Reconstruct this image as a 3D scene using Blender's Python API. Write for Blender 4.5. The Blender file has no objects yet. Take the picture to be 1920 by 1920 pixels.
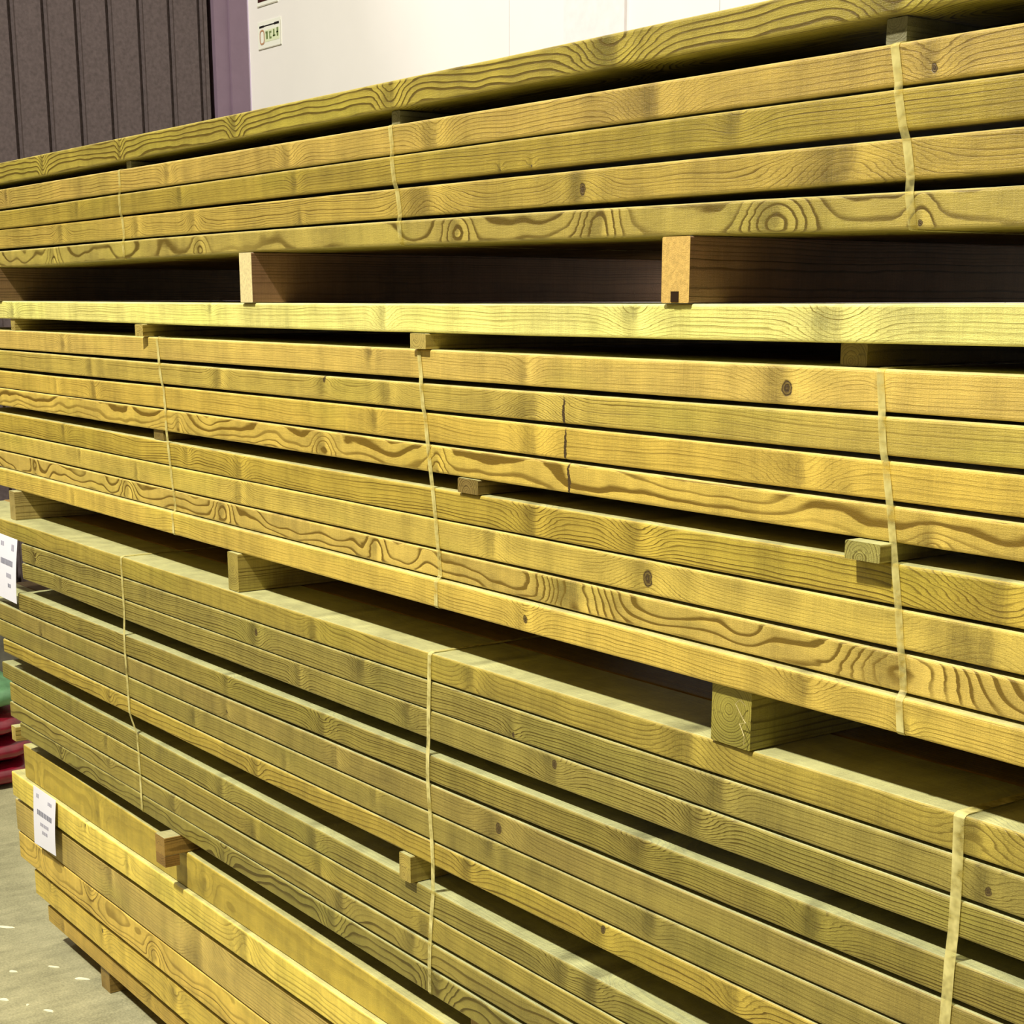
import bpy, math, random
from mathutils import Vector, noise
random.seed(7)
C = bpy.context.scene.collection
SC = bpy.context.scene
FLOOR = 0.0
CAM_H = 1.78

# ------------------------------------------------------------------ helpers
def mesh_obj(name, verts, faces, mats, parent=None, loc=(0, 0, 0), rotz=0.0, smooth=False, midx=None):
    me = bpy.data.meshes.new(name)
    me.from_pydata([tuple(v) for v in verts], [], faces)
    for m in (mats if isinstance(mats, (list, tuple)) else [mats]):
        me.materials.append(m)
    if midx:
        for p, i in zip(me.polygons, midx):
            p.material_index = i
    if smooth:
        for p in me.polygons:
            p.use_smooth = True
    me.update()
    o = bpy.data.objects.new(name, me)
    C.objects.link(o)
    o.location = loc
    o.rotation_euler = (0, 0, rotz)
    if parent:
        o.parent = parent
    return o

def tag(o, label=None, cat=None, group=None, kind=None):
    if label: o['label'] = label
    if cat: o['category'] = cat
    if group: o['group'] = group
    if kind: o['kind'] = kind
    return o

def box_data(x0, x1, y0, y1, z0, z1):
    v = [(x0,y0,z0),(x1,y0,z0),(x1,y1,z0),(x0,y1,z0),(x0,y0,z1),(x1,y0,z1),(x1,y1,z1),(x0,y1,z1)]
    f = [(0,3,2,1),(4,5,6,7),(0,1,5,4),(1,2,6,5),(2,3,7,6),(3,0,4,7)]
    return v, f

def join_data(parts):
    V, F = [], []
    for v, f in parts:
        n = len(V); V += list(v); F += [tuple(i + n for i in q) for q in f]
    return V, F

# ------------------------------------------------------------------ node helpers
class NT:
    def __init__(s, tree): s.t = tree; s.n = tree.nodes; s.l = tree.links
    def node(s, typ, **kw):
        n = s.n.new(typ)
        for k, v in kw.items(): setattr(n, k, v)
        return n
    def put(s, sock, v):
        if v is None: return
        if hasattr(v, 'is_output'): s.l.new(v, sock)
        else: sock.default_value = v
    def m(s, op, a, b=None, c=None, clamp=False):
        n = s.node('ShaderNodeMath', operation=op); n.use_clamp = clamp
        s.put(n.inputs[0], a); s.put(n.inputs[1], b)
        if c is not None: s.put(n.inputs[2], c)
        return n.outputs[0]
    def xyz(s, v):
        n = s.node('ShaderNodeSeparateXYZ'); s.l.new(v, n.inputs[0]); return n.outputs
    def vec(s, x, y, z):
        n = s.node('ShaderNodeCombineXYZ')
        s.put(n.inputs[0], x); s.put(n.inputs[1], y); s.put(n.inputs[2], z); return n.outputs[0]
    def noise(s, v, scale=1, detail=2, rough=.5, dist=0):
        n = s.node('ShaderNodeTexNoise'); s.l.new(v, n.inputs['Vector'])
        n.inputs['Scale'].default_value = scale; n.inputs['Detail'].default_value = detail
        n.inputs['Roughness'].default_value = rough; n.inputs['Distortion'].default_value = dist
        return n.outputs['Fac']
    def mr(s, v, a, b, c, d, smooth=False):
        n = s.node('ShaderNodeMapRange'); s.put(n.inputs[0], v)
        if smooth: n.interpolation_type = 'SMOOTHSTEP'
        for i, q in enumerate((a, b, c, d)): s.put(n.inputs[i + 1], q)
        return n.outputs[0]
    def mix(s, f, a, b, mode='MIX'):
        n = s.node('ShaderNodeMix', data_type='RGBA', blend_type=mode)
        s.put(n.inputs[0], f); s.put(n.inputs[6], a); s.put(n.inputs[7], b); return n.outputs[2]

def new_mat(name):
    m = bpy.data.materials.new(name); m.use_nodes = True
    m.node_tree.nodes.clear(); return m, NT(m.node_tree)

def simple(name, col, rough=.6, spec=.4, noise_amt=0.0, nscale=20, bump=0.0, metal=0.0):
    m, g = new_mat(name)
    out = g.node('ShaderNodeOutputMaterial'); b = g.node('ShaderNodeBsdfPrincipled')
    g.l.new(b.outputs[0], out.inputs[0])
    b.inputs['Roughness'].default_value = rough; b.inputs['Specular IOR Level'].default_value = spec
    b.inputs['Metallic'].default_value = metal
    c = (col[0], col[1], col[2], 1)
    tc = g.node('ShaderNodeTexCoord').outputs['Object']
    if noise_amt:
        nz = g.noise(tc, nscale, 4, .6)
        f = g.mr(nz, .3, .7, 1 - noise_amt, 1 + noise_amt)
        cc = g.mix(1.0, c, g.vec(f, f, f), 'MULTIPLY')
        g.l.new(cc, b.inputs['Base Color'])
    else:
        b.inputs['Base Color'].default_value = c
    if bump:
        bn = g.node('ShaderNodeBump'); bn.inputs['Strength'].default_value = bump; bn.inputs['Distance'].default_value = .002
        g.l.new(g.noise(tc, nscale * 4, 4, .6), bn.inputs['Height']); g.l.new(bn.outputs[0], b.inputs['Normal'])
    return m

def srgb(r, g, b):
    f = lambda c: (c / 255) / 12.92 if c <= 10 else (((c / 255) + .055) / 1.055) ** 2.4
    return (f(r), f(g), f(b))

# knot group: x,z + knot (kx,kz,size) -> bend of the rings, dark core, tone (dark one side, pale the other)
def knot_group():
    t = bpy.data.node_groups.new('knot', 'ShaderNodeTree')
    I = t.interface
    for nm in ('X', 'Z'): I.new_socket(nm, in_out='INPUT', socket_type='NodeSocketFloat')
    I.new_socket('K', in_out='INPUT', socket_type='NodeSocketVector')
    for nm in ('Bend', 'Core', 'Tone'): I.new_socket(nm, in_out='OUTPUT', socket_type='NodeSocketFloat')
    g = NT(t); gi = g.node('NodeGroupInput'); go = g.node('NodeGroupOutput')
    k = g.xyz(gi.outputs['K'])
    s = g.m('MAXIMUM', k[2], .0005)
    dx = g.m('DIVIDE', g.m('SUBTRACT', gi.outputs['X'], k[0]), s)
    dz = g.m('DIVIDE', g.m('SUBTRACT', gi.outputs['Z'], k[1]), s)
    x2 = g.m('MULTIPLY', dx, dx); z2 = g.m('MULTIPLY', dz, dz)
    h2 = g.mr(g.m('FRACT', g.m('MULTIPLY', g.m('ABSOLUTE', k[0]), 91.3)), .3, .6, .02, .20)
    e1 = g.m('EXPONENT', g.m('MULTIPLY', g.m('ADD', g.m('MULTIPLY', x2, .10), g.m('MULTIPLY', z2, h2)), -1.0))
    hole = g.mr(g.m('FRACT', g.m('MULTIPLY', k[2], 1000.0)), .2, .4, 0, 1)
    e2 = g.m('EXPONENT', g.m('MULTIPLY', g.m('ADD', g.m('MULTIPLY', x2, 5.5), g.m('MULTIPLY', z2, g.mr(hole, 0, 1, g.m('MULTIPLY', h2, 8.0), 3.2))), -1.0))
    g.l.new(g.m('MULTIPLY', g.m('MULTIPLY', e1, s), 1.5), go.inputs['Bend'])
    st = g.mr(hole, 0, 1, .30, 1.5)
    ring = g.m('MAXIMUM', g.m('MULTIPLY', hole, .6), g.m('ADD', .72, g.m('MULTIPLY', g.m('SINE', g.m('MULTIPLY', e2, 16.0)), .28)))
    g.l.new(g.m('MULTIPLY', g.m('MULTIPLY', g.mr(e2, .22, .6, 0, 1, True), st), ring), go.inputs['Core'])
    e3 = g.m('EXPONENT', g.m('MULTIPLY', g.m('ADD', g.m('MULTIPLY', x2, .42), g.m('MULTIPLY', z2, .10)), -1.0))
    g.l.new(g.m('MULTIPLY', g.m('MULTIPLY', g.m('SUBTRACT', dx, .25), e3), .46), go.inputs['Tone'])
    return t
KG = knot_group()

def wood_material(name='timber', knots=7, crack=False, top_lit=.62):
    m, g = new_mat(name)
    out = g.node('ShaderNodeOutputMaterial'); b = g.node('ShaderNodeBsdfPrincipled')
    g.l.new(b.outputs[0], out.inputs[0])
    P = g.node('ShaderNodeTexCoord').outputs['Object']
    x, y, z = g.xyz(P)
    def att(nm):
        a = g.node('ShaderNodeAttribute', attribute_type='OBJECT', attribute_name=nm); return a.outputs['Vector']
    gr = g.xyz(att('grain')); lk = g.xyz(att('look'))
    py, pz, sp = gr; contrast, warp, seed = lk
    sx = g.m('ADD', x, g.m('MULTIPLY', seed, 7.31))
    # slow wander of the pith
    w1 = g.m('SUBTRACT', g.noise(g.vec(g.m('MULTIPLY', sx, 1.5), g.m('MULTIPLY', y, 5.0), g.m('ADD', g.m('MULTIPLY', z, 5.0), seed)), 1, 2, .5), .5)
    w2 = g.m('SUBTRACT', g.noise(g.vec(g.m('MULTIPLY', sx, 4.2), g.m('ADD', g.m('MULTIPLY', y, 9.0), 13.0), g.m('ADD', g.m('MULTIPLY', z, 7.0), seed)), 1, 2, .55), .5)
    w3 = g.m('SUBTRACT', g.noise(g.vec(g.m('MULTIPLY', sx, 30.0), g.m('MULTIPLY', y, 90.0), g.m('MULTIPLY', z, 90.0)), 1, 2, .6), .5)
    dy = g.m('SUBTRACT', y, py)
    dz = g.m('SUBTRACT', g.m('SUBTRACT', z, pz), g.m('MULTIPLY', w1, g.m('MULTIPLY', warp, .9)))
    r = g.m('SQRT', g.m('ADD', g.m('MULTIPLY', dy, dy), g.m('MULTIPLY', dz, dz)))
    r = g.m('ADD', r, g.m('MULTIPLY', w2, g.m('MULTIPLY', warp, .52)))
    rr_ = g.noise(g.vec(g.m('MULTIPLY', r, 95.0), seed, 0.0), 1, 2, .6)
    r = g.m('ADD', r, g.m('MULTIPLY', g.m('SUBTRACT', rr_, .5), .009))
    r = g.m('ADD', r, g.m('MULTIPLY', w3, .0009))
    sp = g.m('MULTIPLY', sp, 1.28)
    core = tone = None
    kx_ = g.m('ADD', x, g.m('MULTIPLY', w3, .010)); kz_ = g.m('ADD', z, g.m('MULTIPLY', w2, .010))
    for i in range(knots):
        kn = g.node('ShaderNodeGroup'); kn.node_tree = KG
        g.l.new(kx_, kn.inputs['X']); g.l.new(kz_, kn.inputs['Z']); g.l.new(att('k%d' % i), kn.inputs['K'])
        r = g.m('ADD', r, kn.outputs['Bend'])
        if core is None: core, tone = kn.outputs['Core'], kn.outputs['Tone']
        else: core = g.m('MAXIMUM', core, kn.outputs['Core']); tone = g.m('ADD', tone, kn.outputs['Tone'])
    if crack:
        ck = g.xyz(att('crack'))
        cx = g.m('DIVIDE', g.m('SUBTRACT', kx_, ck[0]), .0030); cz = g.m('DIVIDE', g.m('SUBTRACT', z, ck[1]), .026)
        ce = g.m('EXPONENT', g.m('MULTIPLY', g.m('ADD', g.m('MULTIPLY', cx, cx), g.m('MULTIPLY', cz, cz)), -1.0))
        core = g.m('MAXIMUM', core, g.mr(ce, .25, .6, 0, 1.3, True))
    t = g.m('DIVIDE', r, sp)
    v = g.m('FRACT', t)
    ringid = g.m('FLOOR', t)
    rn = g.node('ShaderNodeTexWhiteNoise', noise_dimensions='1D'); g.l.new(g.m('ADD', ringid, seed), rn.inputs['W'])
    rv = g.mr(rn.outputs['Value'], 0, 1, .45, 1.25)
    up = g.m('ADD', g.mr(v, .58, .86, 0, 1, True), g.mr(v, .1, .7, 0, .16)); dn = g.mr(v, .91, 1.0, 1, 0, True)
    line = g.m('MULTIPLY', g.m('MULTIPLY', up, dn), rv)
    # patchy strength of the grain, blotches, fibres, saw marks, pores
    patch = g.mr(g.noise(g.vec(g.m('MULTIPLY', sx, 2.2), g.m('MULTIPLY', y, 9.0), g.m('MULTIPLY', z, 12.0)), 1, 3, .6), .33, .60, .35, 1.0)
    line = g.m('MULTIPLY', line, patch)
    blot = g.mr(g.noise(g.vec(g.m('MULTIPLY', sx, 4.0), g.m('MULTIPLY', y, 8.0), g.m('MULTIPLY', z, 22.0)), 1, 4, .6), .3, .7, -1, 1)
    blot2 = g.mr(g.noise(g.vec(g.m('MULTIPLY', sx, 22.0), g.m('ADD', g.m('MULTIPLY', y, 22.0), 5.0), g.m('MULTIPLY', z, 6.0)), 1, 3, .6), .3, .7, -1, 1)
    fib = g.mr(g.noise(g.vec(g.m('MULTIPLY', sx, 45.0), g.m('MULTIPLY', y, 900.0), g.m('MULTIPLY', z, 900.0)), 1, 3, .7), .3, .7, -1, 1)
    saw = g.mr(g.noise(g.vec(g.m('MULTIPLY', sx, 420.0), g.m('MULTIPLY', y, 14.0), g.m('MULTIPLY', z, 14.0)), 1, 2, .6), .3, .7, -1, 1)
    pore = g.mr(g.noise(P, 620, 3, .75), .3, .7, -1, 1)
    f = g.m('MULTIPLY', blot, .17)
    f = g.m('ADD', f, g.m('MULTIPLY', blot2, .16))
    f = g.m('ADD', f, g.m('MULTIPLY', fib, .12))
    f = g.m('ADD', f, g.m('MULTIPLY', saw, .08))
    f = g.m('ADD', f, g.m('MULTIPLY', pore, .13))
    f = g.m('ADD', f, 1.0)
    f = g.m('MAXIMUM', g.m('ADD', f, tone), .3)
    oc = g.node('ShaderNodeObjectInfo').outputs['Color']
    col = g.mix(1.0, oc, g.vec(f, f, g.m('SUBTRACT', f, g.m('MULTIPLY', blot, .04))), 'MULTIPLY')
    # latewood: darker, browner / olive
    lw = g.mix(1.0, oc, (.30, .25, .12, 1), 'MULTIPLY')
    col = g.mix(g.m('MULTIPLY', line, g.m('MULTIPLY', contrast, 1.75), clamp=True), col, lw)
    green = g.mr(g.noise(g.vec(g.m('MULTIPLY', sx, 3.0), g.m('MULTIPLY', y, 6.0), g.m('ADD', g.m('MULTIPLY', z, 9.0), 31.0)), 1, 2, .5), .5, .75, 0, .32)
    col = g.mix(green, col, g.mix(1.0, col, (.80, .98, .62, 1), 'MULTIPLY'))
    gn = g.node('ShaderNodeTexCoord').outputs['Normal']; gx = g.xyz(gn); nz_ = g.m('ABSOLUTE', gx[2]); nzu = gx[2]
    arris_light = g.mr(g.m('MAXIMUM', g.m('MAXIMUM', g.m('ABSOLUTE', gx[1]), g.m('ABSOLUTE', gx[0])), nz_), .99, .90, 0, 1)
    col = g.mix(g.m('MULTIPLY', arris_light, g.mr(blot2, -1, 1, .25, .85)), col, g.mix(1.0, oc, (1.38, 1.40, 1.75, 1), 'MULTIPLY'))  # highlight lines along the arrises painted in as a paler colour
    col = g.mix(g.mr(nzu, .80, .97, 0, top_lit), col, g.mix(1.0, (*srgb(206, 210, 156), 1), g.vec(f, f, f), 'MULTIPLY'))  # upward faces paler and greener: lamp light put into the colour
    kc = g.mix(g.mr(pore, -1, 1, 0, 1), (.020, .010, .005, 1), (.13, .08, .025, 1))
    col = g.mix(g.m('MULTIPLY', core, .85, clamp=True), col, kc)
    g.l.new(col, b.inputs['Base Color'])
    b.inputs['Roughness'].default_value = .40
    b.inputs['Specular IOR Level'].default_value = .42
    h = g.m('ADD', g.m('MULTIPLY', line, -.5), g.m('ADD', g.m('MULTIPLY', fib, .25), g.m('MULTIPLY', pore, .35)))
    h = g.m('SUBTRACT', h, core)
    bn = g.node('ShaderNodeBump'); bn.inputs['Strength'].default_value = .5; bn.inputs['Distance'].default_value = .0009
    g.l.new(h, bn.inputs['Height']); g.l.new(bn.outputs[0], b.inputs['Normal'])
    return m

TIMBERS = {n: wood_material('treated_timber_%d_knots' % n, n) for n in range(2, 8)}
CRACKED = wood_material('cracked_timber', 5, True)
PLAIN = wood_material('rough_timber', 1)
INNER = wood_material('shaded_inner_timber', 1, top_lit=.12)  # shaded copy for the back rows, less light painted on top faces
BEAR = PLAIN
ENDG = simple('sawn_end_grain', srgb(226, 208, 150), .7, .3, .18, 180, .5)
ENDO = simple('orange_end_grain', srgb(214, 176, 96), .7, .3, .22, 160, .5)

def dress(o, tint, grain=(.02, -.05, .0032), look=(.6, .02, 0.0), knots=()):
    o.color = (*srgb(*tint), 1)
    o['grain'] = [float(a) for a in grain]; o['look'] = [float(a) for a in look]
    for i in range(7):
        o['k%d' % i] = [float(a) for a in (knots[i] if i < len(knots) else (0, 0, 0))]

# ------------------------------------------------------------------ boards: metric survey of the stack
# key: (plane Y at X=-1.9, yaw slope, top z at X=-3.8,-1.9,-1.05 , bottom z at the same X, knots (X, Z, size mm))
B = {
'A0': [1.36,0,[2.1033,2.1066,2.1098],[2.0556,2.0652,2.0683],[(-2.772,2.0935,9),(-2.228,2.0789,14),(-1.688,2.0846,22),(-3.308,2.0811,6),(-1.222,2.0764,16),(-3.768,2.0843,8)]],
'A1': [1.36,0,[2.042,2.0409,2.0395],[1.9964,1.9974,1.9964],[(-4.033,2.0272,7),(-3.074,2.0198,9),(-2.572,2.0136,12),(-2.108,2.0102,15),(-1.608,2.0179,22),(-1.166,2.009,9.5)]],
'A2': [1.357,0,[1.9909,1.9949,1.9929],[1.9486,1.9525,1.9505],[(-3.56,1.9812,9),(-3.014,1.9836,9),(-2.541,1.9725,8),(-1.934,1.9571,3.5),(-1.859,1.9581,3.5),(-1.451,1.9885,12)]],
'A3': [1.36,0,[1.9477,1.9465,1.9438],[1.9021,1.9029,1.9014],[(-3.677,1.9261,12),(-3.241,1.925,9),(-2.967,1.9304,11),(-2.531,1.9093,6),(-2.132,1.9255,24),(-1.749,1.9211,15.5),(-1.279,1.9327,30)]],
'A4': [1.355,0,[1.8963,1.8967,1.8885],[1.8569,1.8593,1.8485],[(-3.725,1.8766,11),(-2.931,1.875,10),(-2.041,1.8798,12),(-1.705,1.882,14),(-1.381,1.8726,16),(-1.169,1.8578,6.5)]],
'B0': [1.357,0,[1.7756,1.7741,1.7764],[1.7328,1.7298,1.7336],[(-4.035,1.7531,9),(-2.9,1.7661,6),(-2.258,1.756,10),(-1.633,1.764,14),(-1.281,1.7633,18)]],
'B1': [1.36,0,[1.7044,1.705,1.7065],[1.6579,1.6599,1.6596],[(-3.707,1.6788,10),(-2.308,1.6963,8),(-1.877,1.6799,10),(-1.358,1.6792,18.5),(-1.216,1.6911,4)]],
'B2': [1.358,0,[1.6536,1.6533,1.6567],[1.609,1.6123,1.6132],[(-3.543,1.6296,14),(-2.875,1.6337,13),(-2.462,1.6459,11.5),(-2.251,1.6322,14),(-1.855,1.6303,24),(-1.784,1.6246,-7)]],
'B3': [1.36,0,[1.6023,1.6082,1.6075],[1.5591,1.563,1.5641],[(-3.779,1.5781,7),(-3.531,1.5768,10),(-2.295,1.5896,8),(-1.858,1.5813,14),(-1.782,1.5807,-9),(-1.331,1.5813,18)]],
'B4': [1.36,0,[1.5579,1.5591,1.5592],[1.5128,1.5165,1.5192],[(-3.082,1.5329,7),(-2.473,1.5306,12),(-2.111,1.5222,8),(-1.774,1.5356,-5),(-1.129,1.5187,8)]],
'C1': [1.36,0,[1.4942,1.4931,1.4976],[1.4458,1.446,1.4504],[(-3.744,1.48,9),(-3.049,1.4781,9),(-2.807,1.4638,12),(-1.857,1.4707,15),(-1.623,1.4785,15),(-1.037,1.4744,26)]],
'C2': [1.36,0,[1.4431,1.4444,1.4471],[1.397,1.3976,1.4027],[(-3.649,1.4306,7),(-3.313,1.4157,7),(-2.813,1.4072,12),(-1.958,1.4315,12),(-1.6,1.4209,22.5),(-1.05,1.4241,26)]],
'C3': [1.361,0,[1.3941,1.3949,1.398],[1.3512,1.3516,1.3532],[(-3.97,1.377,8),(-3.373,1.3719,12),(-2.888,1.3787,15),(-2.305,1.3721,10),(-1.762,1.3806,24),(-1.162,1.386,26)]],
'C4': [1.352,0,[1.3503,1.3496,1.3504],[1.3034,1.3046,1.3087],[(-3.688,1.3214,8),(-1.865,1.3253,11.5),(-1.299,1.3326,14),(-1.143,1.3147,6)]],
'D1': [1.357,0.019,[1.2296,1.2274,1.2308],[1.1844,1.1822,1.1856],[(-2.501,1.2043,11),(-2.01,1.213,11),(-1.516,1.2217,17),(-1.057,1.2251,14)]],
'D2': [1.357,0.019,[1.1817,1.1797,1.1821],[1.1343,1.1321,1.1361],[(-3.894,1.1512,7.5),(-2.728,1.1618,13.5),(-2.337,1.1703,11),(-1.902,1.1397,8.5),(-1.455,1.1725,14),(-1.035,1.1536,10.5)]],
'D3': [1.357,0.019,[1.1314,1.1304,1.132],[1.0896,1.0824,1.0883],[(-3.727,1.1208,8),(-2.565,1.1085,9),(-2.196,1.1144,10),(-1.8,1.1157,13.5),(-1.493,1.1154,14)]],
'E1': [1.355,0.019,[1.0493,1.0567,1.06],[1.0041,1.0115,1.0148],[(-2.858,1.0429,9),(-2.479,1.0209,13),(-1.6,1.0562,16),(-1.275,1.0366,13)]],
'E2': [1.355,0.019,[1.0006,1.0058,1.0081],[0.9571,0.9583,0.9589],[(-3.881,0.9643,6.5),(-3.349,0.9799,9),(-2.864,0.9768,7.5),(-2.434,0.9761,10),(-1.938,0.9826,17.5)]],
'E3': [1.355,0.019,[0.9544,0.9557,0.9564],[0.909,0.9096,0.9098],[(-3.015,0.9329,8),(-2.625,0.924,8),(-2.305,0.9436,9),(-1.956,0.9512,10),(-1.575,0.9523,11)]],
'E4': [1.355,0.019,[0.9062,0.9069,0.9073],[0.8688,0.8656,0.8642],[(-3.466,0.8951,9),(-2.743,0.8799,9),(-2.018,0.8951,10),(-1.683,0.8954,12.5),(-1.41,0.8845,12)]],
'F1': [1.358,0.011,[0.8251,0.816,0.8119],[0.7799,0.7708,0.7667],[(-2.928,0.7955,12),(-2.536,0.7894,12),(-1.771,0.8018,16),(-1.701,0.793,11)]],
'F2': [1.358,0.011,[0.7771,0.7681,0.7641],[0.7243,0.7258,0.7265],[(-3.541,0.7606,8),(-2.782,0.7393,12),(-2.519,0.7415,12),(-2.153,0.7396,12)]],
'F3': [1.358,0.011,[0.7209,0.7192,0.7185],[0.6784,0.6763,0.6753],[(-3.532,0.7167,8),(-3.173,0.7094,12),(-2.441,0.7019,13),(-2.196,0.7008,13)]],
'F4': [1.358,0.011,[0.6775,0.6688,0.6582],[0.6375,0.6236,0.613],[(-3.85,0.6729,8),(-2.93,0.6433,9),(-2.473,0.6548,13),(-2.122,0.6385,16)]],
'G1': [1.36,0,[0.5955,0.5824,0.5766],[0.5001,0.5109,0.5158],[(-3.678,0.5478,12),(-4.106,0.5099,8),(-3.06,0.5473,14)]],
'G2': [1.35,0,[0.4992,0.51,0.5129],[0.4277,0.4432,0.4455],[(-3.751,0.4907,7.5),(-2.852,0.484,18),(-3.479,0.4688,8)]],
'G3': [1.361,0,[0.4116,0.4282,0.4307],[0.3188,0.3263,0.3275],[(-3.625,0.3954,14),(-3.11,0.3616,28)]],
'G4': [1.364,0,[0.3142,0.322,0.3232],[0.2357,0.2433,0.2444],[(-3.781,0.3188,16),(-3.38,0.267,14),(-4.161,0.2957,9)]],
'G5': [1.376,0,[0.219,0.2272,0.2285],[0.1454,0.1371,0.1358],[(-4.125,0.2179,9),(-3.75,0.2016,12.5),(-3.294,0.1862,14)]],
'G6': [1.392,0,[0.1217,0.1142,0.1131],[0.0722,0.0678,0.0671],[(-3.492,0.1111,12),(-4.09,0.0924,8)]]}
XS = (-3.8, -1.9, -1.05)

def lag(zs, x):
    def q(x):
        a, b, c = XS
        return (zs[0]*(x-b)*(x-c)/((a-b)*(a-c)) + zs[1]*(x-a)*(x-c)/((b-a)*(b-c)) + zs[2]*(x-a)*(x-b)/((c-a)*(c-b)))
    if x < XS[0]:
        return q(XS[0])
    if x > XS[2]:
        return q(XS[2])
    return q(x)
def top(k, x): return lag(B[k][2], x)
def bot(k, x): return lag(B[k][3], x)
def face(k, x): return B[k][0] + B[k][1] * (min(x, -.8) + 1.9)

BW = .145
def board(name, k, x0, x1, row=0, tint=(160, 140, 60), grain=(.02, -.05, .0032), look=(.6, .02, 0), knots=(), wane=0.0, mat=None, dyj=0.0, lift=0.0):
    """one sawn board: rounded arrises, slight bow, optional waney lower front edge"""
    n = 90 if row == 0 else 14
    r = .0038
    xc = (x0 + x1) / 2; zc = (top(k, -1.9) + bot(k, -1.9)) / 2; yc = face(k, -1.9) + BW / 2 + row * (BW + .002) + dyj
    V, F = [], []
    sd = random.random() * 100
    prev = 0
    for i in range(n + 1):
        x = x0 + (x1 - x0) * i / n
        zt, zb = top(k, x), bot(k, x)
        if row: zt -= .0006 + .0008 * random.random() * 0 ; zb += .0006
        y0 = face(k, x) + row * (BW + .002) + dyj; y1 = y0 + BW
        if row == 0:
            zt += .00035 * noise.noise(Vector((x * 9, sd, 0))) - .0003
            zb += .00035 * noise.noise(Vector((x * 9, sd, 5))) + .0003
            y0 += .0006 * noise.noise(Vector((x * 5, sd, 9)))
        wn = r
        if wane:
            wv = noise.noise(Vector((x * 2.1, sd, 3))) + .45 * noise.noise(Vector((x * 11, sd, 7))) + .2 * noise.noise(Vector((x * 40, sd, 7)))
            if callable(wane): wn = max(r, wane(x) + .004 * wv)
            else: wn = max(r, min(.016, wane * (wv + .15)))
        prof = []
        def corner(cy, cz, rr, a0, ry=None):
            ry = ry or rr
            for j in range(4):
                a = a0 + j * math.pi / 6
                prof.append((cy + ry * math.cos(a), cz + rr * math.sin(a)))
        corner(y0 + r, zt - r, r, math.pi / 2)                    # front top -> front
        corner(y0 + wn * 1.1, zb + wn, wn, math.pi, wn * 1.1)                  # front bottom
        corner(y1 - r, zb + r, r, -math.pi / 2)
        corner(y1 - r, zt - r, r, 0)
        m = len(prof)
        for (yy, zz) in prof: V.append((x - xc, yy - yc, zz - zc + lift))
        if i:
            for j in range(m):
                a = (i - 1) * m + j; b2 = (i - 1) * m + (j + 1) % m
                F.append((a, a + m, b2 + m, b2))
    m = 16
    F.append(tuple(range(m))); F.append(tuple(n * m + j for j in reversed(range(m))))
    o = mesh_obj(name, V, F, mat or TIMBERS[min(7, max(2, len(knots)))], loc=(xc, yc, zc))
    ks = [(kx - xc, kz - zc, s * .001) for kx, kz, s in knots]
    dress(o, tint, grain, look, ks)
    return o

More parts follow.
